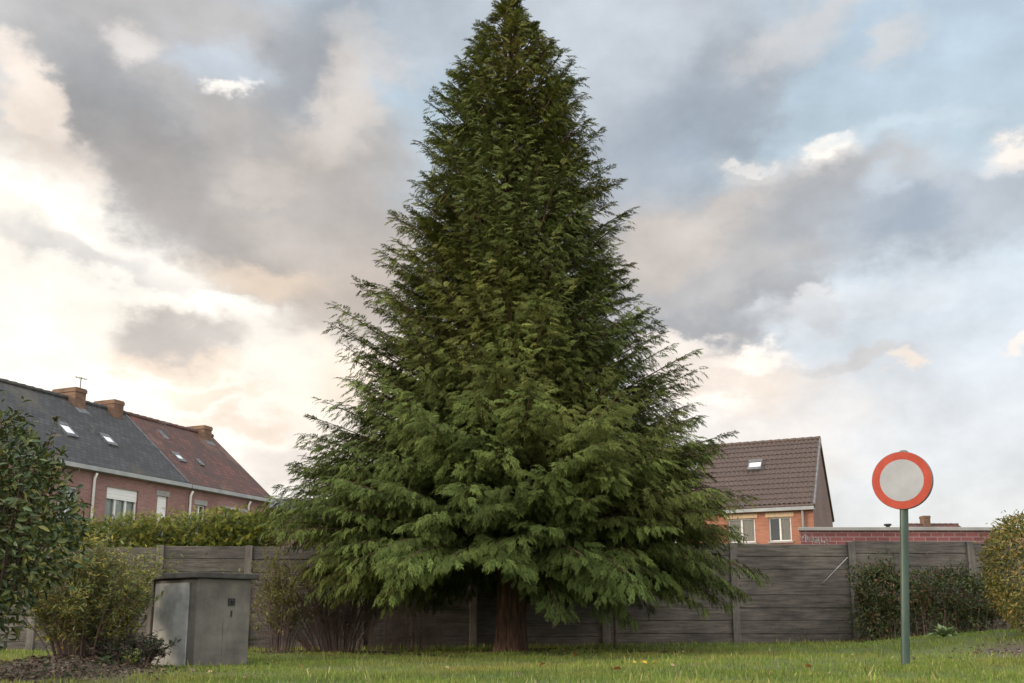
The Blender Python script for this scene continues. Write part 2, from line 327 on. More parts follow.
# ------------------------------------------------------------------ mesh helpers
def setp(o, label=None, cat=None, group=None, kind=None):
    if label: o['label'] = label
    if cat: o['category'] = cat
    if group: o['group'] = group
    if kind: o['kind'] = kind
    return o
def empty(name, loc=(0, 0, 0), rz=0, **kw):
    o = bpy.data.objects.new(name, None); col.objects.link(o); o.location = loc; o.rotation_euler = (0, 0, rz); o.empty_display_size = .2
    return setp(o, **kw)
class MB:
    def __init__(s): s.v = []; s.f = []; s.m = []
    def add(s, vs, fs, m=0):
        k = len(s.v); s.v += [tuple(v) for v in vs]; s.f += [tuple(i + k for i in f) for f in fs]; s.m += [m] * len(fs)
    def box(s, x0, x1, y0, y1, z0, z1, m=0):
        s.add([(x0, y0, z0), (x1, y0, z0), (x1, y1, z0), (x0, y1, z0), (x0, y0, z1), (x1, y0, z1), (x1, y1, z1), (x0, y1, z1)],
              [(0, 3, 2, 1), (4, 5, 6, 7), (0, 1, 5, 4), (1, 2, 6, 5), (2, 3, 7, 6), (3, 0, 4, 7)], m)
    def hexa(s, p, m=0):   # 8 points, bottom ring then top ring
        s.add(p, [(0, 3, 2, 1), (4, 5, 6, 7), (0, 1, 5, 4), (1, 2, 6, 5), (2, 3, 7, 6), (3, 0, 4, 7)], m)
    def slab(s, a, b, c, d, t, m=0):  # four corners CCW seen from outside, thickness t inwards
        a, b, c, d = map(Vector, (a, b, c, d)); n = (b - a).cross(d - a).normalized() * t
        s.hexa([a - n, b - n, c - n, d - n, a, b, c, d], m)
    def tube(s, pts, rad, seg=6, m=0, cap=True):
        pts = [Vector(p) for p in pts]; n = len(pts)
        rad = rad if hasattr(rad, '__len__') else [rad] * n
        vs = []; prev = None
        for i, p in enumerate(pts):
            d = (pts[min(i + 1, n - 1)] - pts[max(i - 1, 0)]).normalized()
            if prev is None: u = d.orthogonal().normalized()
            else: u = (prev - d * prev.dot(d)).normalized()
            prev = u; w = d.cross(u)
            for k in range(seg):
                a = 2 * math.pi * k / seg; vs.append(p + (u * math.cos(a) + w * math.sin(a)) * rad[i])
        fs = [(i * seg + k, i * seg + (k + 1) % seg, (i + 1) * seg + (k + 1) % seg, (i + 1) * seg + k) for i in range(n - 1) for k in range(seg)]
        if cap: fs += [tuple(reversed(range(seg))), tuple(range((n - 1) * seg, n * seg))]
        s.add(vs, fs, m)
    def build(s, name, mats, parent=None, smooth=False, bevel=0, **kw):
        me = bpy.data.meshes.new(name); me.from_pydata(s.v, [], s.f)
        if not isinstance(mats, (list, tuple)): mats = [mats]
        for m_ in mats: me.materials.append(m_)
        for p, mi in zip(me.polygons, s.m): p.material_index = mi; p.use_smooth = smooth
        me.update(); uv = me.uv_layers.new(name='UVMap')
        for p in me.polygons:
            n = p.normal
            if abs(n.z) > .95: t = Vector((1, 0, 0)); b = Vector((0, 1, 0))
            else: t = Vector((0, 0, 1)).cross(n).normalized(); b = n.cross(t)
            for li in p.loop_indices:
                co = me.vertices[me.loops[li].vertex_index].co; uv.data[li].uv = (co.dot(t), co.dot(b))
        o = bpy.data.objects.new(name, me); col.objects.link(o)
        if parent: o.parent = parent
        if bevel:
            bv = o.modifiers.new('bevel', 'BEVEL'); bv.width = bevel; bv.segments = 2; bv.limit_method = 'ANGLE'
        return setp(o, **kw)
def npmesh(name, V, F, C, m, parent=None, **kw):
    """V (n,3) vertices, F (m,3) triangles, C (n,3) vertex colours"""
    me = bpy.data.meshes.new(name); n = len(V); f = len(F)
    me.vertices.add(n); me.vertices.foreach_set('co', np.ascontiguousarray(V, np.float32).ravel())
    me.loops.add(f * 3); me.loops.foreach_set('vertex_index', np.ascontiguousarray(F, np.int32).ravel())
    me.polygons.add(f); me.polygons.foreach_set('loop_start', np.arange(0, f * 3, 3, dtype=np.int32)); me.polygons.foreach_set('loop_total', np.full(f, 3, np.int32))
    me.update(calc_edges=True)
    a = me.color_attributes.new('col', 'FLOAT_COLOR', 'POINT')
    c4 = np.ones((n, 4), np.float32); c4[:, :3] = C; a.data.foreach_set('color', c4.ravel())
    me.materials.append(m)
    o = bpy.data.objects.new(name, me); col.objects.link(o)
    if parent: o.parent = parent
    return setp(o, **kw)
def norm(a): return a / np.maximum(np.linalg.norm(a, axis=-1, keepdims=True), 1e-9)
def frames(d, up):
    x = norm(d); y = norm(np.cross(up, x)); z = np.cross(x, y); return x, y, z
def stamp(templates, O, Dr, U, S, C, jit=.12, tipc=None):
    """place random leaf/spray templates: origin O, direction Dr, up U, size S, colour C"""
    x, y, z = frames(Dr, U); k = rng.integers(0, len(templates), len(O)); Vs = []; Fs = []; Cs = []; off = 0
    for t, (tv, tf, tw) in enumerate(templates):
        i = np.where(k == t)[0]
        if len(i) == 0: continue
        n = len(tv); P = O[i][:, None, :] + S[i][:, None, None] * (tv[None, :, 0:1] * x[i][:, None] + tv[None, :, 1:2] * y[i][:, None] + tv[None, :, 2:3] * z[i][:, None])
        c = C[i][:, None, :] * (1 + jit * rng.standard_normal((len(i), 1, 1))) * np.ones((1, n, 1))
        if tipc is not None: c = c * (1 - tw[None, :, None]) + (c * np.array(tipc)) * tw[None, :, None]
        Vs.append(P.reshape(-1, 3)); Cs.append(c.reshape(-1, 3))
        Fs.append((tf[None] + (np.arange(len(i)) * n)[:, None, None]).reshape(-1, 3) + off); off += n * len(i)
    return np.concatenate(Vs), np.concatenate(Fs), np.clip(np.concatenate(Cs), 0.004, 1)
def spray_templates(k=10, pairs=7, spread=.50, wid=.062, droop=.34):
    """feathery flat conifer spray: pointed drooping leaflets along a bent axis"""
    out_ = []
    for _ in range(k):
        v = []; f = []; w = []
        def blade(p, q, ww, side):
            n = len(v); mid = p * .6 + q * .4; mid[2] += .02; d = np.cross(q - p, side); d = d / (np.linalg.norm(d) + 1e-9) * ww
            v.extend([p, mid + d, mid - d, q]); w.extend([0, .35, .35, 1]); f.extend([(n, n + 2, n + 1), (n + 1, n + 2, n + 3)])
        def axis(t): return np.array([t, .03 * math.sin(t * 5 + _), -droop * t * t])
        for a_, b_ in ((0, .4), (.35, .75), (.7, 1.12)): blade(axis(a_), axis(b_), .035, np.array([0, 0, 1.]))
        for i in range(pairs):
            t = .10 + .84 * i / pairs + random.uniform(-.03, .03)
            ln_ = spread * (1 - .68 * t) * random.uniform(.75, 1.25) * (.6 + min(1, t * 4) * .4)
            for sd_ in (-1, 1):
                an = random.uniform(.5, .95); p = axis(t)
                q = p + np.array([math.cos(an) * ln_, sd_ * math.sin(an) * ln_, -ln_ * random.uniform(.15, .7)])
                blade(p, q, wid * ln_ * 1.6, np.array([random.gauss(0, .4), random.gauss(0, .4), 1.]))
                if ln_ > .22:
                    md = p * .6 + q * .4; q2 = md + np.array([ln_ * .5, sd_ * ln_ * .08, -ln_ * .25]); blade(md, q2, wid * ln_, np.array([0, 0, 1.]))
        out_.append((np.array(v), np.array(f), np.array(w)))
    return out_
def leaf_templates(k=4, wid=.42, fold=.12, curl=.15):
    out_ = []
    for _ in range(k):
        w = wid * random.uniform(.85, 1.15); c = curl * random.uniform(.3, 1.6)
        v = np.array([(0, 0, 0), (.3, w * .42, fold), (.3, -w * .42, fold), (.3, 0, 0.), (.68, w * .38, fold * .8 - c * .4), (.68, -w * .38, fold * .8 - c * .4), (.68, 0, -c * .5), (1, 0, -c)])
        f = np.array([(0, 3, 1), (0, 2, 3), (3, 6, 4), (3, 4, 1), (3, 2, 5), (3, 5, 6), (6, 7, 4), (6, 5, 7)])
        out_.append((v, f, np.array([0, .2, .2, 0, .6, .6, .5, 1.])))
    return out_
def blade_templates(k=6):
    out_ = []
    for _ in range(k):
        b = random.uniform(.1, .6); w = random.uniform(.035, .07)
        v = np.array([(0, w, 0), (0, -w, 0), (b * .35, w * .8, .55), (b * .35, -w * .8, .55), (b, 0, 1 - b * .35)])
        out_.append((v, np.array([(0, 1, 3), (0, 3, 2), (2, 3, 4)]), np.array([0, 0, .4, .4, 1.])))
    return out_
SPR = spray_templates(); LEAF = leaf_templates(); NARROW = leaf_templates(4, .3, .06, .2); BLADE = blade_templates()

# ------------------------------------------------------------------ ground
def gz(x, y):
    x = np.asarray(x, float); y = np.asarray(y, float)
    z = .06 + .009 * np.clip(x, -12, 12) + .02 * np.sin(x * 1.3 + .5) * np.sin(y * .9)
    z = z + .30 * np.exp(-(((x - 7.2) / 1.5) ** 2 + ((y - 13.5) / 3.2) ** 2))
    z = z + .16 * np.exp(-(((x + 5.2) / .8) ** 2 + ((y - 11.2) / .7) ** 2))
    return z
def g(x, y): return float(gz(x, y))
def soil_mask(x, y):
    nz = .35 * np.sin(x * 3.1 + y * 1.7) * np.sin(y * 2.3 - x) + .25 * np.sin(x * 7.3) * np.sin(y * 6.1)
    a = np.exp(-(((x + 5.0) / 1.5) ** 2 + ((y - 9.9) / 1.5) ** 2)) * 1.9
    b = np.exp(-(((x - 6.2) / .65) ** 2 + ((y - 11.6) / 1.0) ** 2)) * 1.3
    c = np.exp(-(((x + 3.0) / 1.7) ** 2 + ((y - 16.4) / .9) ** 2)) * 1.1
    d = np.exp(-(((x + 5.2) / .8) ** 2 + ((y - 11.2) / .8) ** 2)) * 1.4
    d = d + np.exp(-(((x + .0) / .7) ** 2 + ((y - 15.9) / .5) ** 2)) * .9 + np.exp(-((y - (18.4 + .05 * x)) / .35) ** 2) * .5
    return np.clip(a + b + c + d + nz * .6 - .15, 0, 1)
xs = np.concatenate([np.linspace(-1500, -14, 14)[:-1], np.linspace(-14, 14, 150), np.linspace(14, 1500, 14)[1:]])
ys = np.concatenate([np.linspace(-1500, 4, 14)[:-1], np.linspace(4, 21, 100), np.linspace(21, 2500, 16)[1:]])
X, Y = np.meshgrid(xs, ys, indexing='ij'); Z = gz(X, Y)
V = np.stack([X, Y, Z], -1).reshape(-1, 3); ny = len(ys)
I = (np.arange(len(xs) - 1)[:, None] * ny + np.arange(ny - 1)[None]).ravel()
F = np.concatenate([np.stack([I, I + ny, I + ny + 1], -1), np.stack([I, I + ny + 1, I + 1], -1)])
sm = soil_mask(V[:, 0], V[:, 1])
def groundf(nt, b):
    a = nt.nodes.new('ShaderNodeVertexColor'); a.layer_name = 'col'; s = nt.nodes.new('ShaderNodeSeparateColor'); nt.links.new(a.outputs[0], s.inputs[0])
    v = tcn(nt); n1 = tn(nt, v, 3, 8, .7); n2 = tn(nt, v, 30, 5, .7)
    grass = rampn(nt, n1, [(.3, (.07, .08, .025)), (.55, (.11, .13, .04)), (.75, (.16, .15, .06))])
    soil = rampn(nt, n2, [(.3, (.05, .038, .03)), (.55, (.10, .08, .065)), (.75, (.19, .155, .12))])
    nt.links.new(mixc(nt, s.outputs[0], grass, soil), b.inputs['Base Color']); bump(nt, b, n2, .9, .03)
M['ground'] = mat('ground_soil_and_turf', (.06, .07, .03), .95, groundf)
npmesh('ground', V, F, np.stack([sm] * 3, -1), M['ground'], kind='structure', label='mown grass with a bare soil corner')

# grass blades
def grass():
    n = 330000
    y = 7.2 + 11.5 * rng.random(n) ** 1.25; x = (rng.random(n) * 2 - 1) * (y * .62 + 1.0)
    keep = (rng.random(n) > soil_mask(x, y) * 1.1) & (y < 18.5 + .05 * x)
    cl = np.sin(x * 2.3 + 1.3 * np.sin(y * 1.1)) * np.sin(y * 2.9 + x) + .5 * np.sin(x * 9 + y * 5) * np.sin(y * 8 - x * 3)
    keep &= rng.random(n) < .8 + .25 * cl
    x, y, cl = x[keep], y[keep], cl[keep]; n = len(x)
    O = np.stack([x, y, gz(x, y) - .005], -1); th = rng.random(n) * 2 * np.pi
    D_ = np.stack([np.cos(th), np.sin(th), np.zeros(n)], -1); U = np.tile([0, 0, 1.], (n, 1)) + rng.normal(0, .25, (n, 3)) * [1, 1, 0]
    # frames() makes z ~ up
    S = .028 + .035 * rng.random(n) + .018 * np.clip(cl, -1, 1)
    S += .06 * (rng.random(n) < .02) + .07 * rng.random(n) * (y > 17.7 + .05 * x)
    C = np.where(rng.random((n, 1)) < .12, np.array([[.34, .31, .15]]), np.array([[.165, .235, .055]]))
    pt = np.clip(np.sin(x * .9 + 2) * np.sin(y * .7 + x * .3) + .4 * np.sin(x * 3.3 - y * 2.1), 0, 1)[:, None]; C = C * (1 - pt * .5) + np.array([[.24, .22, .08]]) * pt * .5
    C = C * (1 + .25 * cl[:, None] * np.array([[.6, .3, .2]])) * (1 + .18 * rng.standard_normal((n, 1)))
    V, F, Cc = stamp(BLADE, O, D_, U, S, C, .1, (1.15, 1.1, .9))
    npmesh('grass', V, F, Cc, M['grass'], kind='stuff', label='short patchy green grass with a few pale blades', cat='grass')
grass()

# ------------------------------------------------------------------ tubes in numpy-free form for stems
def curve_pts(a, b, bend, n=6):
    a = Vector(a); b = Vector(b); c = (a + b) / 2 + Vector(bend)
    return [a * (1 - t) ** 2 + c * 2 * t * (1 - t) + b * t * t for t in [i / (n - 1) for i in range(n)]]

# ------------------------------------------------------------------ big conifer
TX, TY = -.03, 16.0
def pr(z):   # crown outline radius by height
    zz = [.85, 1.1, 1.5, 2.2, 2.9, 3.5, 4.0, 4.7, 5.2, 6.0, 6.7, 7.6, 8.4, 9.3, 10.2, 10.75, 11.4, 11.75, 12.0]
    rr = [2.5, 3.35, 3.85, 3.95, 3.88, 3.65, 3.25, 2.75, 2.6, 2.38, 2.2, 1.95, 1.62, 1.45, 1.18, .96, .48, .2, .04]
    return np.interp(z, zz, rr)
def conifer():
    gz0 = g(TX, TY)
    root = empty('conifer_tree', (TX, TY, gz0), label='tall dark green conical conifer with feathery drooping sprays, standing in front of the concrete fence', cat='conifer tree')
    # trunk, fluted at the foot
    vs = []; fs = []; seg = 40; hs = [-.1, 0, .08, .2, .4, .7, 1.1, 1.6, 2.5, 4, 6, 8, 10, 11.6]
    for h in hs:
        base = .228 * (1 - max(h, 0) / 12.2) + .015 + .055 * math.exp(-max(h, 0) / .18)
        for k in range(seg):
            a = 2 * math.pi * k / seg
            fl = 1 + (.10 * math.sin(5 * a + 1.2 + h * .4) + .05 * math.sin(11 * a + h) + .025 * math.sin(23 * a + 2 * h)) * math.exp(-max(h, 0) / 2.5)
            vs.append((base * fl * math.cos(a), base * fl * math.sin(a) * .9, h))
    for i in range(len(hs) - 1):
        for k in range(seg): fs.append((i * seg + k, i * seg + (k + 1) % seg, (i + 1) * seg + (k + 1) % seg, (i + 1) * seg + k))
    t = MB(); t.add(vs, fs); t.build('trunk', M['bark'], root, smooth=True)
    br = MB(); O = []; Dd = []; U = []; S = []; C = []
    nb = 1500; phi = 0
    zs = np.linspace(.86, 12.0, 4000); w = pr(zs) ** 1.0 + .55; cw = np.cumsum(w) / w.sum()
    for i in range(nb):
        u = (i + .5) / nb; zt = float(np.interp(u, cw, zs)) + random.uniform(-.12, .12)
        phi += 2.39996 + random.uniform(-.25, .25)
        r = float(pr(zt)) * (random.uniform(.64, .98) if random.random() < .86 else random.uniform(1.0, 1.13))
        if zt > 11.3: r = float(pr(zt)) * random.uniform(.4, 1.2)
        if zt < 3.5: r = float(pr(zt)) * (random.uniform(.78, 1.0))
        dx, dy = math.cos(phi), math.sin(phi)
        if zt < 1.22 and dy < 0 and abs(dx * r) < .5: continue
        if zt < 1.8 and dy < .3: zt -= .13
        if zt < 1.8 and dx > .15 and dy < 0: zt -= .18
        if dy > 0 and zt < 2.5 and r * dy > 2.2: r = 2.2 / dy
        k = min(1, max(0, (zt - 1.5) / 7))
        # gentle lumps: some sides of the crown stand out more
        r *= 1 + .06 * math.sin(3 * phi + zt * 1.7) + .05 * math.sin(7 * phi - zt * 2.9)
        tip = Vector((dx * r, dy * r, zt - gz0))
        za = zt - gz0 - r * (.16 + .42 * min(1, k * 1.6)) + .45 * max(0, (2.2 - zt) / 1.2); za = min(max(za, 1.35), 11.5)
        a = Vector((dx * .1, dy * .1, za))
        kl = min(1, max(0, (4.2 - zt) / 3.0)); lift = (.05 + .05 * kl) * r + .03 + .06 * kl
        ctrl = Vector((dx * r * .6, dy * r * .6, (za + tip.z) / 2 + lift + .2 * max(0, (2.2 - zt) / 1.2)))
        P = lambda s: a * (1 - s) ** 2 + ctrl * 2 * s * (1 - s) + tip * s * s
        T = lambda s: ((ctrl - a) * (1 - s) + (tip - ctrl) * s).normalized()
        br.tube([P(s) for s in (0, .3, .6, .85, 1)], [.035 * min(1, r / 2) + .008, .026, .016, .009, .004], 4, cap=False)
        side = Vector((-dy, dx, random.uniform(-.55, .55))).normalized(); young = random.gauss(0, 1)
        base_c = np.array([.050, .077, .025]) * (1 - min(1, zt / 12)) + np.array([.074, .091, .030]) * min(1, zt / 12)
        warm = .5 + .5 * math.sin(phi * 2 + zt)
        base_c = base_c * (1 + .16 * young) * np.array([1 + .25 * warm * random.random(), 1, 1 - .1 * warm])
        roll = random.uniform(-.7, .7); ns = int(5 + r * 3.8)
        for j in range(ns):
            s = .26 + .74 * ((j + random.random() * .7) / ns) ** .85
            p = P(s); tdir = T(s)
            for sgn in (-1, 1):
                ln_ = min(.40, (1.02 - s) * r * .28 + .12) * random.uniform(.75, 1.2)
                sdir = (tdir * random.uniform(.55, .95) + side * sgn * random.uniform(.7, 1.0) + Vector((0, 0, random.uniform(-.12, .22)))).normalized()
                m_ = max(1, int(ln_ / .105))
                for q in range(m_):
                    ff = (q + .6) / m_
                    o = p + sdir * ln_ * ff + Vector((0, 0, -.30 * (ln_ * ff) ** 2 * 1.2))
                    last = q == m_ - 1
                    dd = (sdir * (1.0 if last else .6) + (tdir if last else tdir * random.uniform(.3, .9)) * .6 + side * (0 if last else random.uniform(-.5, .5)) + Vector((0, 0, random.uniform(-1.0, -.1)))).normalized()
                    if s < .55 and zt < 8.5 and random.random() < .55: continue
                    O.append(o); Dd.append(dd); U.append((random.gauss(0, .35) + dx * .7, random.gauss(0, .35) + dy * .7, .8)); S.append(random.uniform(.13, .26))
                    C.append(base_c * (1 + .20 * random.gauss(0, 1)))
        # leading tip of the branch
        for q in range(5):
            s = 1 - q * .05
            O.append(P(s)); Dd.append((T(s) + Vector((0, 0, random.uniform(-.1, .15))) + side * random.uniform(-.4, .4)).normalized()); U.append((dx * .3, dy * .3, 1)); S.append(random.uniform(.13, .22)); C.append(base_c * 1.05)
    # leader
    br.tube([(0, 0, 10.5), (.02, 0, 11.3), (.04, 0, 12.0)], [.03, .02, .006], 4, cap=False)
    for q in range(70):
        h = random.uniform(11.0, 12.0); a = random.random() * 6.28
        O.append(Vector((.03, 0, h))); Dd.append(Vector((math.cos(a), math.sin(a), random.uniform(.2, 1.3))).normalized()); U.append((0, .1, 1)); S.append(random.uniform(.7, 1.1) * (.10 + .2 * (12.05 - h))); C.append(np.array([.085, .10, .038]))
    br.build('branches', M['bark'], root, smooth=True)
    O = np.array([tuple(o) for o in O]); Dd = np.array([tuple(o) for o in Dd]); U = np.array(U) + 1e-3; S = np.array(S); C = np.array(C)
    print('sprays', len(O))
    V, F, Cc = stamp(SPR, O, Dd, U, S, C, .10, (2.4, 2.15, 1.8))
    npmesh('crown', V, F, Cc, M['needles'], root)
    # thin young stem under the crown
conifer()

# ------------------------------------------------------------------ generic shrub
def shrub(name, loc, stems, label, cat, leafm, tmpl, colr, leaf, nleaf, stemm, spread, height, base_r=.12, lean=(0, 0), twigs=3, jit=.2, rad=.012, leafrange=(.25, 1), ell=(1, 1), tipc=(1.2, 1.15, .9), colr2=None, p2=.3, group=None, droopy=0.0):
    root = empty(name, loc, label=label, cat=cat, group=group)
    sb_ = MB(); O = []; Dd = []; C = []; S = []
    for i in range(stems):
        a = random.random() * 6.283; rr = math.sqrt(random.random())
        b = Vector((math.cos(a) * base_r * rr * ell[0], math.sin(a) * base_r * rr * ell[1], -.03))
        h = height * random.uniform(.6, 1.0) * (1 - .35 * rr * rr)
        t = Vector((math.cos(a) * spread * rr * ell[0] + lean[0], math.sin(a) * spread * rr * ell[1] + lean[1], h))
        pts = curve_pts(b, t, (-math.cos(a) * .12 * spread, -math.sin(a) * .12 * spread, h * .12), 6)
        if droopy: pts = [p - Vector((0, 0, droopy * (k_ / 5) ** 3)) for k_, p in enumerate(pts)]
        sb_.tube(pts, [rad, rad * .85, rad * .7, rad * .5, rad * .35, rad * .15], 4, cap=False)
        segs = [pts]
        for k_ in range(twigs):
            s0 = random.uniform(.3, .9); p = pts[int(s0 * 5)]; dirv = (pts[-1] - pts[0]).normalized()
            q = p + (dirv * random.uniform(.4, 1) + Vector((random.gauss(0, .5), random.gauss(0, .5), random.uniform(-.1, .4)))).normalized() * height * random.uniform(.12, .28)
            tw = curve_pts(p, q, (0, 0, -.02), 3); sb_.tube(tw, [rad * .4, rad * .3, rad * .12], 3, cap=False); segs.append(tw)
        for k_ in range(nleaf):
            sg = random.choice(segs); s0 = random.uniform(*leafrange) * (len(sg) - 1); i0 = min(int(s0), len(sg) - 2)
            p = sg[i0].lerp(sg[i0 + 1], s0 - i0); td = (sg[i0 + 1] - sg[i0]).normalized()
            O.append(tuple(p)); Dd.append(tuple(td * .5 + Vector((random.gauss(0, .6), random.gauss(0, .6), random.gauss(0, .35)))))
            C.append(colr2 if (colr2 is not None and random.random() < p2) else colr); S.append(leaf * random.uniform(.6, 1.3))
    sb_.build('stems', stemm, root)
    if O:
        O = np.array(O); n = len(O)
        V, F, Cc = stamp(tmpl, O, np.array(Dd), np.tile([0, 0, 1.], (n, 1)) + rng.normal(0, .5, (n, 3)), np.array(S), np.array(C), jit, tipc)
        npmesh('foliage', V, F, Cc, leafm, root)
    return root
def mass(name, loc, size, n, leafm, tmpl, cols, leaf, label, cat, shape='ellipsoid', lump=.18, parentname='foliage', shell=.55, facing=.6, tipc=(1.2, 1.15, .9), stemm=None, group=None, flat=0, lumpf=3.0):
    """dense bush: leaves through the outer part of an uneven volume, on a woody frame"""
    root = empty(name, loc, label=label, cat=cat, group=group)
    d = norm(rng.standard_normal((n, 3)))
    if shape == 'box':
        p = rng.random((n, 3)) * 2 - 1; ax = rng.integers(0, 3, n); sg = np.sign(p[np.arange(n), ax]); p[np.arange(n), ax] = sg * (1 - (1 - shell) * rng.random(n)); d = norm(p ** 3 + 1e-3); r = np.ones(n)
        P_ = p
    else:
        r = shell + (1 - shell) * rng.random(n) ** .6; P_ = d * r[:, None]
    f1 = np.sin(P_[:, 0] * lumpf + loc[0]) * np.sin(P_[:, 1] * lumpf * 1.1 + 1) + np.sin(P_[:, 2] * lumpf * 1.3 + P_[:, 0] * 2) + .7 * np.sin(P_[:, 0] * lumpf * 2.7 + P_[:, 2] * 5 + 2) * np.sin(P_[:, 1] * 7)
    P_ = P_ * (1 + lump * f1[:, None] * .5)
    spike = (rng.random(n) < .10); P_ = P_ * (1 + spike[:, None] * rng.random((n, 1)) * .16)
    O = P_ * np.array(size); O[:, 2] += size[2]
    keep = O[:, 2] > .02; O = O[keep]; d = d[keep]; n = len(O)
    Dd = d * facing + rng.normal(0, .6, (n, 3)); U = d + rng.normal(0, .5, (n, 3)) + [0, 0, .5]
    ci = rng.random(n); cs = np.array([c for c, _ in cols]); cum = np.cumsum([p for _, p in cols]); idx = np.minimum(np.searchsorted(cum / cum[-1], ci), len(cols) - 1)
    C = cs[idx] * (1 + .12 * f1[keep][:, None])
    V, F, Cc = stamp(tmpl, O, Dd, U, leaf * (.6 + .7 * rng.random(n)), C, .18, tipc)
    npmesh('foliage', V, F, Cc, leafm, root)
    st = MB()
    for i in range(14):
        a = random.random() * 6.283; rr = random.random() * .75
        st.tube(curve_pts((.12 * math.cos(a) * size[0], .12 * math.sin(a) * size[1], -.05), (math.cos(a) * rr * size[0], math.sin(a) * rr * size[1], size[2] * random.uniform(1.0, 1.7)), (0, 0, .1), 5), [.022, .018, .013, .008, .004], 5, cap=False)
    st.build('stems', stemm or M['twiggrey'], root)
    return root

# ------------------------------------------------------------------ concrete fence
def fy(x): return 18.65 + .05 * x
def fence():
    root = empty('concrete_fence', (0, 18.65, 0), label='long dark grey fence of stacked concrete planks between posts, behind the conifer', cat='fence')
    px = [-13.6, -11.3, -9.0, -6.72, -5.05, -2.88, -.74, 1.82, 4.36, 6.73, 9.15, 11.5, 13.8]
    for i, x in enumerate(px):
        y = fy(x) - 18.65; z = g(x, fy(x)); m = MB()
        m.box(x - .07, x + .07, y - .09, y + .07, z - .1, z + 1.975)
        m.build('post', M['fencepost'], root, bevel=.008)
    for x0, x1 in zip(px[:-1], px[1:]):
        m = MB(); a = x0 + .05; b = x1 - .05; n = 8
        za = g((a + b) / 2, fy((a + b) / 2)) - .03
        for k in range(n):
            off = random.uniform(-.006, .006); z0 = za + k * .25 + .0; z1 = za + (k + 1) * .25 - .010 + (random.uniform(-.01, .005) if k == n - 1 else 0)
            ya = fy(a) - 18.65 - .025 + off; yb = fy(b) - 18.65 - .025 + off
            m.hexa([(a, ya, z0), (b, yb, z0), (b, yb + .045, z0), (a, ya + .045, z0), (a, ya, z1), (b, yb, z1), (b, yb + .045, z1), (a, ya + .045, z1)])
        m.hexa([(a, fy(a) - 18.65 - .01, za), (b, fy(b) - 18.65 - .01, za), (b, fy(b) - 18.65 + .008, za), (a, fy(a) - 18.65 + .008, za), (a, fy(a) - 18.65 - .01, za + 1.97), (b, fy(b) - 18.65 - .01, za + 1.97), (b, fy(b) - 18.65 + .008, za + 1.97), (a, fy(a) - 18.65 + .008, za + 1.97)])
        m.build('plank_panel', M['fence'], root, bevel=.009)
fence()
c = MB(); c.tube([(6.10, fy(6.1) - .062, 1.28), (6.35, fy(6.4) - .06, 1.52), (6.64, fy(6.64) - .075, 1.80)], .006, 5)
o = c.build('cord', M['cord'], smooth=True, label='thin pale cord stretched diagonally across the top planks of the concrete fence', cat='cord')

# ------------------------------------------------------------------ houses
def wall_holes(m, x0, x1, z0, z1, holes, y=0, t=.3, mi=0, rev=.10):
    """front wall in the plane y with openings; holes = (x0,x1,z0,z1)"""
    xs_ = sorted({x0, x1, *[h[0] for h in holes], *[h[1] for h in holes]}); zs_ = sorted({z0, z1, *[h[2] for h in holes], *[h[3] for h in holes]})
    for a, b in zip(xs_[:-1], xs_[1:]):
        for c_, d in zip(zs_[:-1], zs_[1:]):
            cx, cz = (a + b) / 2, (c_ + d) / 2
            if any(h[0] < cx < h[1] and h[2] < cz < h[3] for h in holes): continue
            m.add([(a, y, c_), (b, y, c_), (b, y, d), (a, y, d)], [(0, 1, 2, 3)], mi)
    for h in holes:
        a, b, c_, d = h; y2 = y + rev + .1
        m.add([(a, y, c_), (a, y2, c_), (a, y2, d), (a, y, d)], [(3, 2, 1, 0)], mi); m.add([(b, y, c_), (b, y2, c_), (b, y2, d), (b, y, d)], [(0, 1, 2, 3)], mi)
        m.add([(a, y, d), (b, y, d), (b, y2, d), (a, y2, d)], [(0, 1, 2, 3)], mi); m.add([(a, y, c_), (b, y, c_), (b, y2, c_), (a, y2, c_)], [(3, 2, 1, 0)], mi)
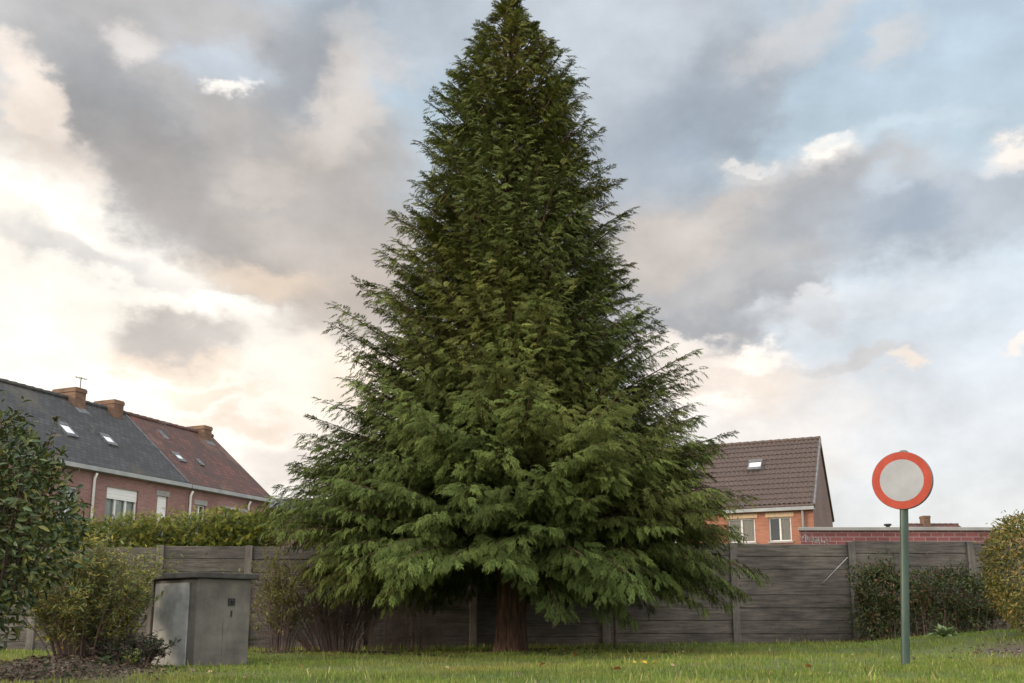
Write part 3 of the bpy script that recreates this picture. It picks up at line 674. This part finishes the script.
def window(root, x0, x1, z0, z1, y=.09, mull=1, shutter=0, curtain=None, full=False):
    w = MB(); f = .055
    w.box(x0, x0 + f, y, y + .07, z0, z1); w.box(x1 - f, x1, y, y + .07, z0, z1); w.box(x0 + f, x1 - f, y, y + .07, z0, z0 + f); w.box(x0 + f, x1 - f, y, y + .07, z1 - f, z1)
    for k in range(mull):
        xm = x0 + (x1 - x0) * (k + 1) / (mull + 1); w.box(xm - .035, xm + .035, y - .004, y + .066, z0 + f, z1 - f)
    o = w.build('window', M['white'], root)
    p = MB(); p.add([(x0 + f, y + .04, z0 + f), (x1 - f, y + .04, z0 + f), (x1 - f, y + .04, z1 - f), (x0 + f, y + .04, z1 - f)], [(0, 1, 2, 3)]); p.build('pane', M['glass'], o)
    r = MB(); r.add([(x0, y + .5, z0), (x1, y + .5, z0), (x1, y + .5, z1), (x0, y + .5, z1)], [(0, 1, 2, 3)]); r.build('dark_room_sheet', M['room'], o)  # near-black sheet paints the darkness of the unlit interior
    if curtain:
        xm = x0 + (x1 - x0) * curtain[0]; xn = x0 + (x1 - x0) * curtain[1]; q = MB(); k = 10
        for i in range(k):
            a = xm + (xn - xm) * i / k; b = xm + (xn - xm) * (i + 1) / k; ya = y + .12 + .02 * (i % 2); yb = y + .12 + .02 * ((i + 1) % 2)
            q.add([(a, ya, z0), (b, yb, z0), (b, yb, z1), (a, ya, z1)], [(0, 1, 2, 3)])
        q.build('curtain', M[curtain[2]], o)
    if shutter:
        s = MB(); n = max(2, int((z1 - z0) * shutter / .05)); h = (z1 - z0) * shutter / n
        for i in range(n): s.box(x0 + .02, x1 - .02, y - .03 - .006 * (i % 2), y - .01, z1 - (i + 1) * h + .003, z1 - i * h)
        s.build('roller_shutter', M['shutter'], o)
    return o
def chimney(parent, x0, x1, y0, y1, z0, z1, pots=2, caps=True):
    m = MB(); m.box(x0, x1, y0, y1, z0, z1 - .16); c_ = m.build('chimney', M['brick_chim'], parent)
    k = MB(); k.box(x0 - .025, x1 + .025, y0 - .025, y1 + .025, z1 - .16, z1 - .04); k.box(x0 - .005, x1 + .005, y0 - .005, y1 + .005, z1 - .04, z1)
    k.build('chimney_cap', M['brick_chim'], c_)
    return c_
def skylight(parent, P, u0, u1, v0, v1, lift=.07, mglass='skyglass'):
    """P(u, v, h) gives a point on the roof plane"""
    f = MB(); b = .04
    def bar(a0, a1, c0, c1): f.hexa([P(a0, c0, -.03), P(a1, c0, -.03), P(a1, c1, -.03), P(a0, c1, -.03), P(a0, c0, lift), P(a1, c0, lift), P(a1, c1, lift), P(a0, c1, lift)])
    bar(u0, u0 + b, v0, v1); bar(u1 - b, u1, v0, v1); bar(u0 + b, u1 - b, v0, v0 + b); bar(u0 + b, u1 - b, v1 - b, v1)
    o = f.build('skylight', M['lead'], parent)
    p = MB(); p.add([P(u0 + b, v0 + b, lift * .7), P(u1 - b, v0 + b, lift * .7), P(u1 - b, v1 - b, lift * .7), P(u0 + b, v1 - b, lift * .7)], [(0, 1, 2, 3)]); p.build('pane', M[mglass], o)
def house(root, x0, x1, dep, ze, yr, zr, front, holes, wallm, gablem, roofm, over=.12, verge=(0, 0), gut='gutter', ends=(1, 1)):
    w = MB(); wall_holes(w, x0, x1, 0, ze, holes)
    w.build('wall', M[wallm], root)
    w = MB(); w.add([(x0, dep, 0), (x1, dep, 0), (x1, dep, ze), (x0, dep, ze)], [(3, 2, 1, 0)]); w.build('wall', M[wallm], root)
    s = (zr - ze) / yr
    for k_, (x, flip) in enumerate(((x0, True), (x1, False))):
        if not ends[k_]: continue
        pts = [(x, 0, 0), (x, dep, 0), (x, dep, ze), (x, yr, zr - .02), (x, 0, ze)]
        gb = MB(); gb.add(pts, [(4, 3, 2, 1, 0)] if flip else [(0, 1, 2, 3, 4)]); gb.build('gable_wall', M[gablem], root)
    r = MB(); a, b = x0 - verge[0], x1 + verge[1]; th = .12
    e0 = (-over, ze - over * s); sb2 = (zr - ze) / (dep - yr)
    up = th
    r.slab((a, e0[0], e0[1] + up), (b, e0[0], e0[1] + up), (b, yr, zr + up), (a, yr, zr + up), th)
    r.slab((b, dep + over, ze - over * sb2 + up), (a, dep + over, ze - over * sb2 + up), (a, yr, zr + up), (b, yr, zr + up), th)
    rf = r.build('roof', M[roofm], root)
    rt = MB(); n = int((b - a) / .35)
    for i in range(n):
        xa = a + (b - a) * i / n; xb = a + (b - a) * (i + 1) / n
        rt.tube([(xa, yr, zr + up - .01), (xb - .01, yr, zr + up + .0)], [.10, .115], 8)
    rt.build('ridge_tiles', M[roofm], rf)
    gt = MB(); gt.box(a + .02, b - .02, -over - .13, -over - .0, ze - over * s - .06, ze - over * s + .08); gt.box(a + .02, b - .02, -over + .002, -.003, ze - .17, ze - over * s - .005)
    gt.build('gutter', M[gut], root)
    def P(u, v, h=0):   # u along, v = fraction up the slope
        nrm_ = Vector((0, -s, 1)).normalized(); p = Vector((u, yr * v, ze + (zr - ze) * v + up)); return p + nrm_ * h
    return rf, P
def pantiles(parent, P, u0, u1, tw=.2, rows=13):
    nu = int((u1 - u0) / tw) * 8; vs = []; fs = []
    for k in range(rows):
        for e_, (v, h0) in enumerate(((k / rows - .004, .045), ((k + 1) / rows, .012))):
            for i in range(nu + 1):
                u = u0 + (u1 - u0) * i / nu; ph = 2 * math.pi * i / 8
                vs.append(P(u, v, h0 + .028 * math.sin(ph) + .008 * math.sin(2 * ph)))
        b0 = k * 2 * (nu + 1)
        for i in range(nu): fs.append((b0 + i, b0 + i + 1, b0 + nu + 1 + i + 1, b0 + nu + 1 + i))
        if k < rows - 1:
            for i in range(nu): fs.append((b0 + nu + 1 + i, b0 + nu + 2 + i, b0 + 2 * (nu + 1) + i + 1, b0 + 2 * (nu + 1) + i))
    m = MB(); m.add(vs, fs); return m.build('pantiles', M['browntile'], parent)
def downpipe(root, x, ztop, m='white', r=.045):
    p = MB(); p.tube([(x, -.16, ztop), (x, -.07, ztop - .18), (x, -.07, 0)], r, 10)
    p.build('downpipe', M[m], root, smooth=True)
def aerial(name, loc, label, rz=0, s=1.0):
    m = MB(); m.tube([(0, 0, 0), (0, 0, .55 * s)], .018, 5); m.tube([(-.3 * s, 0, .5 * s), (.3 * s, 0, .5 * s)], .012, 4)
    for k in range(5): m.tube([(-.28 * s + k * .13 * s, -.12 * s, .5 * s), (-.28 * s + k * .13 * s, .12 * s, .5 * s)], .009, 4)
    o = m.build(name, M['lead'], label=label, cat='aerial'); o.location = loc; o.rotation_euler = (0, 0, rz); return o
TA = R(67.8); TO = Vector((-12.05, 34.93, 0))
def tw_(x, y, z): return TO + Vector((math.cos(TA) * x - math.sin(TA) * y, math.sin(TA) * x + math.cos(TA) * y, z))
# slate-roofed terrace house
h1 = empty('terraced_house', TO, TA, label='terraced brick house with dark slate roof and roof windows, on the left', cat='house')
wins = [(-3.80, -2.38, 3.5, 4.93), (-1.46, -.94, 3.4, 4.90), (-5.75, -4.95, 3.6, 4.75)]
rf, P = house(h1, -14, 0.0, 6.6, 5.5, 3.3, 8.33, 0, wins, 'brick_pink', 'brick_brown', 'slate', ends=(1, 0), verge=(.1, 0))
window(h1, -3.80, -2.38, 3.5, 4.93, mull=2, shutter=.27, curtain=(.0, 1, 'netcurtain'))
window(h1, -1.46, -.94, 3.4, 4.90, mull=0, shutter=.93)
window(h1, -5.75, -4.95, 3.6, 4.75, mull=1, curtain=(0, 1, 'netcurtain'))
st = MB(); st.box(-1.52, -.88, -.015, .05, 4.903, 5.09); st.build('lintel', M['stone'], h1)
downpipe(h1, -4.43, 5.28); 
skylight(rf, P, -4.62, -4.15, .33, .52); skylight(rf, P, -2.84, -2.40, .33, .49)
chimney(rf, -2.80, -2.32, 2.87, 4.0, 7.7, 8.84)
v = MB(); v.box(-3.15, -3.0, 1.6, 1.72, 6.7, 7.2); v.build('roof_vent', M['lead'], rf)
fl = MB(); fl.slab(tuple(P(-2.8, .80, .012)), tuple(P(-2.27, .80, .012)), tuple(P(-2.27, .88, .012)), tuple(P(-2.8, .88, .012)), .01); fl.build('flashing', M['lead'], rf)
# red-tiled end house
h2 = empty('terraced_house', TO, TA, label='end terraced brick house with mottled red tiled roof, beyond the slate roofed one', cat='house')
wins = [(.52, 1.10, 3.7, 4.80), (2.15, 2.85, 3.7, 4.72)]
rf2, P2_ = house(h2, 0.012, 5.05, 6.6, 5.5, 3.3, 8.33, 0, wins, 'brick_pink', 'brick_brown', 'redtile', ends=(0, 1), verge=(-.012, .10))
window(h2, .52, 1.10, 3.7, 4.80, mull=1, curtain=(0, .5, 'netcurtain')); window(h2, 2.15, 2.85, 3.7, 4.72, mull=1, shutter=.2)
st = MB(); st.box(.46, 1.16, -.015, .05, 4.803, 4.98); st.build('lintel', M['stone'], h2)
st = MB(); st.hexa([(1.95, -.5, 4.74), (3.05, -.5, 4.74), (3.05, -.003, 4.86), (1.95, -.003, 4.86), (1.95, -.5, 4.80), (3.05, -.5, 4.80), (3.05, -.003, 4.92), (1.95, -.003, 4.92)]); st.build('awning', M['stone'], h2)
downpipe(h2, .16, 5.25); downpipe(h2, 3.57, 5.25, r=.04)
skylight(rf2, P2_, .66, 1.06, .31, .45); skylight(rf2, P2_, 1.9, 2.12, .32, .42)
chimney(rf2, -.95, -.48, 2.87, 3.9, 7.8, 8.78); chimney(rf2, 4.12, 4.60, 2.87, 4.1, 7.7, 8.73)
vg = MB(); vg.slab(tuple(P2_(-.03, -.02, .02)), tuple(P2_(.04, -.02, .02)), tuple(P2_(.04, .99, .02)), tuple(P2_(-.03, .99, .02)), .03); vg.build('verge_tiles', M['lead'], rf2)
fl = MB(); fl.slab(tuple(P2_(4.1, .80, .012)), tuple(P2_(4.66, .80, .012)), tuple(P2_(4.66, .88, .012)), tuple(P2_(4.1, .88, .012)), .01); fl.build('flashing', M['lead'], rf2)
fl = MB(); fl.slab(tuple(P2_(1.2, .70, .012)), tuple(P2_(1.5, .70, .012)), tuple(P2_(1.5, .84, .012)), tuple(P2_(1.2, .84, .012)), .01); fl.build('flashing', M['lead'], rf2)
aerial('aerial', tw_(-2.5, 3.0, 8.84), 'small aerial on the chimney of the slate roofed terraced house', 1.0, .8)
aerial('aerial', tw_(1.38, 2.5, 7.8), 'small aerial standing on the red tiled roof ridge', .4, .9)
# grey roof farther away
h4 = empty('house', (-14.6, 60, 0), R(5), label='distant house with a low grey roof beside the end of the brick terrace', cat='house')
house(h4, -3, 9, 7, 6.9, 3.5, 8.3, 0, [], 'brick_brown', 'brick_brown', 'greytile', verge=(.1, .1))
# right house
RA = R(-25)
h3 = empty('detached_house', (12.53, 39.40, 0), RA, label='bright orange brick house with steep brown pantile roof and white windows, right of the conifer', cat='house')
wins = [(-1.84, -.92, 3.78, 4.80), (-3.55, -2.42, 3.78, 4.80), (-6.4, -5.4, 3.86, 4.9), (-1.9, -.9, .9, 2.2), (-3.6, -2.4, .9, 2.2)]
rf3, P3 = house(h3, -9.5, 0, 6.7, 5.22, 3.35, 8.52, 0, wins, 'brick_orange', 'brick_brown', 'browntile', verge=(.1, .08))
for a, b, c_, d in wins: window(h3, a, b, c_, d, mull=1, curtain=(.5, 1, 'curtain') if a == -1.84 else (.0, .95, 'curtain') if a == -3.55 else None)
for a, b, c_, d in wins[:2]:
    s_ = MB(); s_.box(a - .12, b + .12, -.02, .05, d + .003, d + .19); s_.build('lintel', M['lintel'], h3)
    s_ = MB(); s_.box(a - .06, b + .06, -.06, .08, c_ - .07, c_ - .003); s_.build('sill', M['stone'], h3)
pantiles(rf3, P3, -9.55, .02)
skylight(rf3, P3, -2.95, -2.35, .52, .68, lift=.15); skylight(rf3, P3, -6.2, -5.3, .55, .75)
downpipe(h3, -.42, 5.1, 'gutter', .05)
bb = MB(); bb.slab(tuple(P3(.03, -.03, .06)), tuple(P3(.10, -.03, .06)), tuple(P3(.10, .995, .06)), tuple(P3(.03, .995, .06)), .16); bb.build('verge_board', M['lead'], rf3)
# low brick building with a flat roof
gar = empty('brick_outbuilding', (7.27, 24, 0), 0, label='low dark red brick building with a flat roof and pale coping, behind the fence', cat='outbuilding')
m = MB(); m.hexa([(0, 0, -.3), (9.5, 0, -.3), (9.5, 6, -.3), (2.1, 6, -.3), (0, 0, 2.78), (9.5, 0, 2.78), (9.5, 6, 2.78), (2.1, 6, 2.78)]); m.build('wall', M['brick_garage'], gar)
m = MB(); m.hexa([(-.06, -.06, 2.783), (9.56, -.06, 2.783), (9.56, 6.06, 2.783), (2.04, 6.06, 2.783), (-.06, -.06, 2.87), (9.56, -.06, 2.87), (9.56, 6.06, 2.87), (2.04, 6.06, 2.87)]); m.build('coping', M['coping'], gar, bevel=.01)
m = MB()
def stroke(pts, r=.016): m.tube([(x, -.004, z) for x, z in pts], r, 4)
for k in range(16):
    x = .06 + .042 * k + random.uniform(-.02, .02); z = 2.55 + random.uniform(-.05, .05)
    stroke([(x + random.uniform(-.03, .03), z + random.uniform(-.1, .1)) for _ in range(3)], random.uniform(.006, .013))
stroke([(.05, 2.62), (.12, 2.70), (.2, 2.6), (.33, 2.56), (.55, 2.52), (.72, 2.44)], .01)
m.build('graffiti', M['chalk'], gar)
def roof_pipe(x, y, label, w, h):
    m = MB(); m.tube([(0, 0, 0), (0, 0, h)], w * .5, 8); m.tube([(0, 0, h + .005), (0, 0, h + .05)], w * .85, 8)
    o = m.build('roof_vent', M['black'], label=label, cat='vent'); o.location = (x, y, 2.87)
roof_pipe(9.2, 26, 'squat black vent on the flat roof beside the orange brick house', .3, .07); roof_pipe(9.97, 25.2, 'thin dark vent on the flat roof, just left of the round sign post', .12, .15)
h5 = empty('house', (25.2, 60, -.18), R(0), label='far low roofed house with one small brick chimney, seen over the brick outbuilding', cat='house')
rf5, P5 = house(h5, .7, 4.3, 6, 5.5, 3.0, 6.75, 0, [], 'brick_brown', 'brick_brown', 'redtile', verge=(.1, .1))
chimney(rf5, 2.0, 2.45, 2.7, 3.3, 6.3, 7.45)

# ------------------------------------------------------------------ round sign
def sign():
    bz = g(4.22, 10.5); root = empty('road_sign', (4.22, 10.5, bz), 0, label='round traffic sign with red ring and blank pale centre on a green grey post', cat='road sign')
    lean = Vector((.17, 0, 2.335))
    p = MB(); n = 14; pts = [Vector((0, 0, -.2)) + (Vector((0, 0, .2)) + lean) * (i / n) for i in range(n + 1)]; p.tube(pts, .045, 20); p.build('post', M['postgreen'], root, smooth=False)
    cp = MB(); cp.tube([tuple(lean), tuple(lean + Vector((0, 0, .012))), tuple(lean + Vector((0, 0, .03)))], [.052, .052, .03], 20); cp.build('post_cap', M['signback'], root)
    disc = empty('sign_plate', (.145, -.0, 2.10 - bz + .02), 0); disc.parent = root
    disc.rotation_euler = (0, 0, R(-37)); off = -.075
    seg = 72
    def ring(r0, r1, y0, y1, m_):
        vs = []; 
        for k in range(seg):
            a = 2 * math.pi * k / seg; vs += [(r0 * math.cos(a), y0, r0 * math.sin(a)), (r1 * math.cos(a), y1, r1 * math.sin(a))]
        m_.add(vs, [(2 * k, 2 * k + 1, (2 * k + 3) % (2 * seg), (2 * k + 2) % (2 * seg)) for k in range(seg)])
    Rr = .322
    m_ = MB(); ring(.232, Rr - .004, off, off, m_); m_.build('red_ring', M['signred'], disc)
    m_ = MB(); ring(Rr - .004, Rr, off, off + .003, m_); ring(Rr, Rr, off + .003, off + .055, m_); ring(Rr, Rr - .02, off + .055, off + .055, m_)
    vs = [(Rr * .97 * math.cos(2 * math.pi * k / seg), off + .02, Rr * .97 * math.sin(2 * math.pi * k / seg)) for k in range(seg)]; m_.add(vs, [tuple(range(seg))]); m_.build('rim_and_back', M['signback'], disc)
    m_ = MB(); vs = [(.234 * math.cos(2 * math.pi * k / seg), off - .001, .234 * math.sin(2 * math.pi * k / seg)) for k in range(seg)]; m_.add(vs, [tuple(range(seg))]); m_.build('white_centre', M['signwhite'], disc)
    for z in (-.15, .15):
        b = MB(); b.box(-.12, .12, off + .0215, off + .03, z - .02, z + .02); b.box(-.055, .055, off + .03, .056, z - .018, z + .018); b.build('bracket', M['signback'], disc)
sign()

# ------------------------------------------------------------------ concrete cabinet
def cabinet():
    z = g(-3.9, 12.2); root = empty('utility_cabinet', (-3.89, 11.9, z), R(50), label='weathered grey concrete utility cabinet with a dark flat lid, beside the twiggy shrub', cat='cabinet')
    h = 1.10
    b = MB(); b.box(0, .78, .0, 1.0, -.1, h); b.build('body', M['cab'], root, bevel=.012)
    # sloping side pier at the far left end of the sunlit face
    m = MB(); m.hexa([(-.05, 1.003, -.1), (.3, 1.003, -.1), (.3, 1.13, -.1), (-.05, 1.13, -.1), (-.02, 1.003, h), (.3, 1.003, h), (.3, 1.06, h), (-.02, 1.06, h)]); m.build('side_pier', M['fencepost'], root, bevel=.006)
    m = MB(); m.box(-.025, -.003, .16, .95, -.05, h - .05); m.build('side_panel', M['cabdoor'], root, bevel=.004)
    l = MB(); l.box(-.07, .86, -.06, 1.12, h + .003, h + .075); l.build('lid', M['slab'], root, bevel=.012)
    d = MB(); d.box(.385, .388, -.0025, .02, 0, .62); d.build('door_seam', M['slab'], root)
    # handle plate on the shaded face (door)
    p = MB(); p.box(.44, .54, -.014, -.001, .77, .86); o = p.build('lock_plate', M['black'], root, bevel=.003)
    k = MB(); k.tube([(.49, -.016, .815), (.49, -.03, .815)], .014, 12); k.box(.485, .515, -.04, -.03, .808, .822); k.build('lock_handle', M['black'], o)
    p = MB(); p.box(.487, .508, -.01, -.001, .63, .705); p.build('slot', M['black'], root)
cabinet()

# ------------------------------------------------------------------ vegetation
def G3(x, y): return (x, y, g(x, y))
# glossy-leaved bush, near left
mass('broadleaf_bush', (-5.06, 8.7, .30), (1.04, .9, 1.15), 8500, M['gloss'], LEAF, [((.05, .078, .03), 5), ((.08, .10, .03), 3), ((.11, .11, .025), 1.4), ((.14, .13, .03), .3)], .086,
     'large bush with broad glossy dark green leaves at the left edge', 'bush', lump=.22, shell=.35, tipc=(1.1, 1.1, 1.0))
shrub('leafy_shoots', (-4.8, 8.8, .9), 40, 'upright leafy shoots with reddish tips rising above the glossy bush', 'shrub', M['gloss'], LEAF, (.075, .09, .035), .075, 34, M['twig'], .72, 1.78, .35, twigs=2, rad=.010, leafrange=(.35, 1), colr2=(.13, .10, .045), p2=.25)
# loose yellow-green shrub
shrub('loose_shrub', G3(-5.15, 11.6), 110, 'loose upright shrub with small yellow green leaves, left of the concrete cabinet', 'shrub', M['leaf'], NARROW, (.145, .175, .062), .07, 120, M['twig'], 1.0, 1.72, .28, twigs=5, rad=.009, leafrange=(.12, 1), colr2=(.34, .30, .08), p2=.25)
shrub('loose_shrub', G3(-5.6, 13.2), 70, 'taller sparse shrub with bright yellowish leaves, behind the loose shrub and below the hedge', 'shrub', M['leaf'], NARROW, (.15, .19, .04), .07, 90, M['twig'], 1.0, 2.05, .25, twigs=4, rad=.01, leafrange=(.2, 1), colr2=(.32, .29, .05), p2=.35)
# dark brambles round the cabinet foot
shrub('bramble', G3(-4.45, 11.45), 46, 'low dark bramble tangle sprawling against the left side of the concrete cabinet', 'bramble', M['leaf'], LEAF, (.04, .055, .035), .055, 34, M['twig'], .62, .55, .3, twigs=4, rad=.006, leafrange=(.1, 1), ell=(1.1, .5), colr2=(.09, .06, .055), p2=.3, droopy=.15)
# hedge behind / over the fence
mass('hedge', (-7.5, 19.1, .0), (2.65, .6, 1.27), 52000, M['leaf'], SPR, [((.16, .19, .03), 5), ((.25, .24, .04), 3), ((.06, .09, .02), 3)], .12,
     'bright yellow green hedge growing over the top of the concrete fence', 'hedge', shape='box', lump=.14, shell=.55, lumpf=5)
# twiggy half-bare shrub
shrub('twiggy_shrub', G3(-3.05, 16.6), 150, 'half bare twiggy shrub with purplish brown stems, right of the concrete cabinet', 'shrub', M['leaf'], NARROW, (.12, .13, .05), .05, 11, M['twig'], 1.55, 1.8, .42, twigs=10, rad=.009, leafrange=(.4, 1), ell=(1, .55), lean=(-.25, 0))
shrub('leafy_shrub', G3(-3.9, 16.2), 45, 'tall loose shrub with pale olive leaves between the cabinet and the conifer', 'shrub', M['leaf'], NARROW, (.17, .18, .06), .065, 95, M['twig'], .85, 2.15, .25, twigs=5, rad=.009, leafrange=(.35, 1), ell=(1, .6), colr2=(.2, .19, .07), p2=.3)
shrub('bare_shrub', G3(-1.95, 17.6), 110, 'patch of thin bare upright stems against the fence, left of the conifer trunk', 'dry stems', M['leaf'], NARROW, (.1, .1, .05), .03, 1, M['twig'], .75, 1.1, .7, twigs=2, rad=.006, ell=(1, .25))
# thin sapling under the crown
s_ = MB(); s_.tube([(0, 0, -.05), (.01, 0, .4), (-.01, 0, .8), (.0, 0, 1.3)], [.035, .032, .03, .025], 8); o = s_.build('sapling_stem', M['twiggrey'], smooth=True, label='thin grey bare sapling stem under the right side of the conifer', cat='sapling'); o.location = G3(1.85, 17.4)
# cotoneaster against the fence, right
mass('cotoneaster', G3(6.95, 18.0), (.62, .4, .80), 7000, M['leaf'], LEAF, [((.055, .08, .028), 5), ((.10, .105, .03), 2), ((.16, .08, .045), 1.2)], .065, 'dark small leaved shrub with reddish tips against the fence, left of the sign post', 'shrub', lump=.42, shell=.4, lumpf=4.5)
mass('cotoneaster', G3(8.35, 18.05), (1.15, .42, .74), 9500, M['leaf'], LEAF, [((.055, .08, .028), 5), ((.085, .10, .03), 2), ((.13, .07, .04), .8)], .065, 'dark small leaved shrub against the fence, between the sign post and the clipped bush', 'shrub', lump=.45, shell=.4, lumpf=4.5)
shrub('reddish_shrub', G3(7.9, 17.95), 70, 'reddish leafy shoots standing above the dark shrubs at the fence', 'shrub', M['leaf'], LEAF, (.07, .07, .03), .05, 30, M['twig'], 1.5, 1.68, 1.3, twigs=2, rad=.006, ell=(1.1, .25), colr2=(.17, .07, .04), p2=.45, leafrange=(.3, 1))
# clipped bush at the right edge
mass('clipped_bush', G3(7.05, 12.6), (.82, .9, .82), 13000, M['leaf'], LEAF, [((.16, .16, .045), 4), ((.22, .17, .05), 2.5), ((.08, .10, .03), 3), ((.30, .20, .07), .8)], .055, 'rounded clipped bush with small ochre and green leaves at the right edge', 'bush', lump=.10, shell=.72)
# big-leaved weed
def rosette(name, loc, n, leaf, label, c_):
    root = empty(name, loc, label=label, cat='plant'); th = np.linspace(0, 2 * np.pi * (n - 1) / n, n) * 1.0 + rng.normal(0, .2, n); e_ = rng.uniform(.3, 1.9, n)
    D_ = np.stack([np.cos(th), np.sin(th), e_], -1); O = np.zeros((n, 3)); U = np.stack([-np.cos(th) * e_, -np.sin(th) * e_, np.ones(n)], -1)
    V, F, Cc = stamp(leaf_templates(5, .42, .08, .35), O, D_, U, leaf * rng.uniform(.7, 1.15, n), np.tile(c_, (n, 1)), .12, (1.1, 1.1, 1)); npmesh('leaves', V, F, Cc, M['leaf'], root)
    st = MB()
    for t in th[::3]: st.tube([(0, 0, -.02), (.05 * math.cos(t), .05 * math.sin(t), .08)], .006, 5)
    st.build('stalks', M['twiggrey'], root)
rosette('broad_leaved_weed', G3(6.5, 14.6), 28, .25, 'broad leaved grey green weed in the grass just right of the sign post', (.19, .25, .11))
rosette('broad_leaved_weed', G3(-4.62, 11.05), 12, .15, 'small pale leaved weed at the foot of the loose shrub', (.10, .14, .08))
shrub('dry_weed', G3(5.5, 18.3), 12, 'tiny dry grey weed at the foot of the fence below the cord', 'weed', M['leaf'], NARROW, (.1, .1, .07), .02, 2, M['twiggrey'], .38, .45, .08, twigs=3, rad=.0045, ell=(1, .3))
# leaf litter on the soil mound
def litter():
    n = 2600; x = rng.normal(-5.1, .75, n); y = rng.normal(10.5, 1.0, n); n2 = 500; x = np.append(x, rng.normal(-3, 1.1, n2)); y = np.append(y, rng.normal(16.3, .35, n2))
    n3 = 160; x = np.append(x, rng.normal(6.1, .5, n3)); y = np.append(y, rng.normal(11.6, .8, n3)); x = np.append(x, rng.normal(.0, 1.3, 900)); y = np.append(y, rng.normal(15.6, .7, 900)); n = len(x)
    O = np.stack([x, y, gz(x, y) + .012 + .02 * rng.random(n)], -1); th = rng.random(n) * 6.28
    D_ = np.stack([np.cos(th), np.sin(th), rng.normal(0, .25, n)], -1); U = np.tile([0, 0, 1.], (n, 1)) + rng.normal(0, .35, (n, 3))
    cs = np.array([(.11, .075, .055), (.2, .15, .11), (.07, .05, .045), (.05, .07, .03)])[rng.integers(0, 4, n)]
    V, F, Cc = stamp(leaf_templates(4, .6, .15, .3), O, D_, U, rng.uniform(.03, .075, n), cs, .2); npmesh('leaf_litter', V, F, Cc, M['dry'], kind='stuff', label='brown leaf litter and twigs on bare soil', cat='leaf litter')
litter()
# separate fallen leaves on the grass
def fallen(proto_col, spots, size, label, group):
    spots = sorted(spots, key=lambda p: p[0] / p[1]); n_ = len(spots)
    words = ['first', 'second', 'third', 'fourth', 'fifth', 'sixth', 'seventh', 'eighth', 'ninth', 'tenth', 'eleventh', 'twelfth', 'thirteenth', 'fourteenth', 'fifteenth', 'sixteenth']
    tm = leaf_templates(1, .75, .12, .25); first = None
    for i, (x, y) in enumerate(spots):
        if first is None:
            V, F, Cc = stamp(tm, np.zeros((1, 3)), np.array([[1., 0, .1]]), np.array([[0, 0, 1.]]), np.array([size]), np.array([proto_col]), 0, (1.2, 1, .8))
            V = V - V.mean(0); o = first = npmesh('fallen_leaf', V, F, Cc, M['dry'])
        else:
            o = first.copy(); col.objects.link(o)
        o.location = (x, y, g(x, y) + .045); o.rotation_euler = (random.uniform(.1, .7), random.uniform(-.4, .3), random.random() * 6.28); s = random.uniform(.7, 1.25); o.scale = (s, s, s)
        setp(o, '%s, %s' % (label, 'leftmost of them' if i == 0 else 'rightmost of them' if i == n_ - 1 else words[i] + ' from the left'), 'leaf', group)
fallen((.30, .13, .05), [(.35, 11.2), (1.05, 9.7), (1.62, 12.1), (-.25, 12.6), (-2.35, 10.9), (5.1, 9.2), (.9, 13.8), (3.1, 10.2)], .085, 'orange brown leaf fallen on the grass', 'orange fallen leaves')
fallen((.40, .30, .21), [(.1, 9.0), (1.75, 10.6), (2.05, 10.7), (2.95, 9.1), (2.35, 11.8), (-.7, 10.5), (-1.6, 9.5), (.05, 9.05), (-2.0, 13.1), (4.4, 12.6), (.6, 14.6), (-.9, 14.0), (3.6, 13.2), (-3.1, 10.0), (2.6, 14.8), (-2.5, 9.2)], .07, 'pale tan leaf fallen on the grass', 'pale fallen leaves')
fallen((.5, .38, .05), [(1.55, 11.5), (1.68, 11.45), (1.45, 11.6), (-2.2, 12.0)], .085, 'bright yellow leaf fallen on the grass', 'yellow fallen leaves')
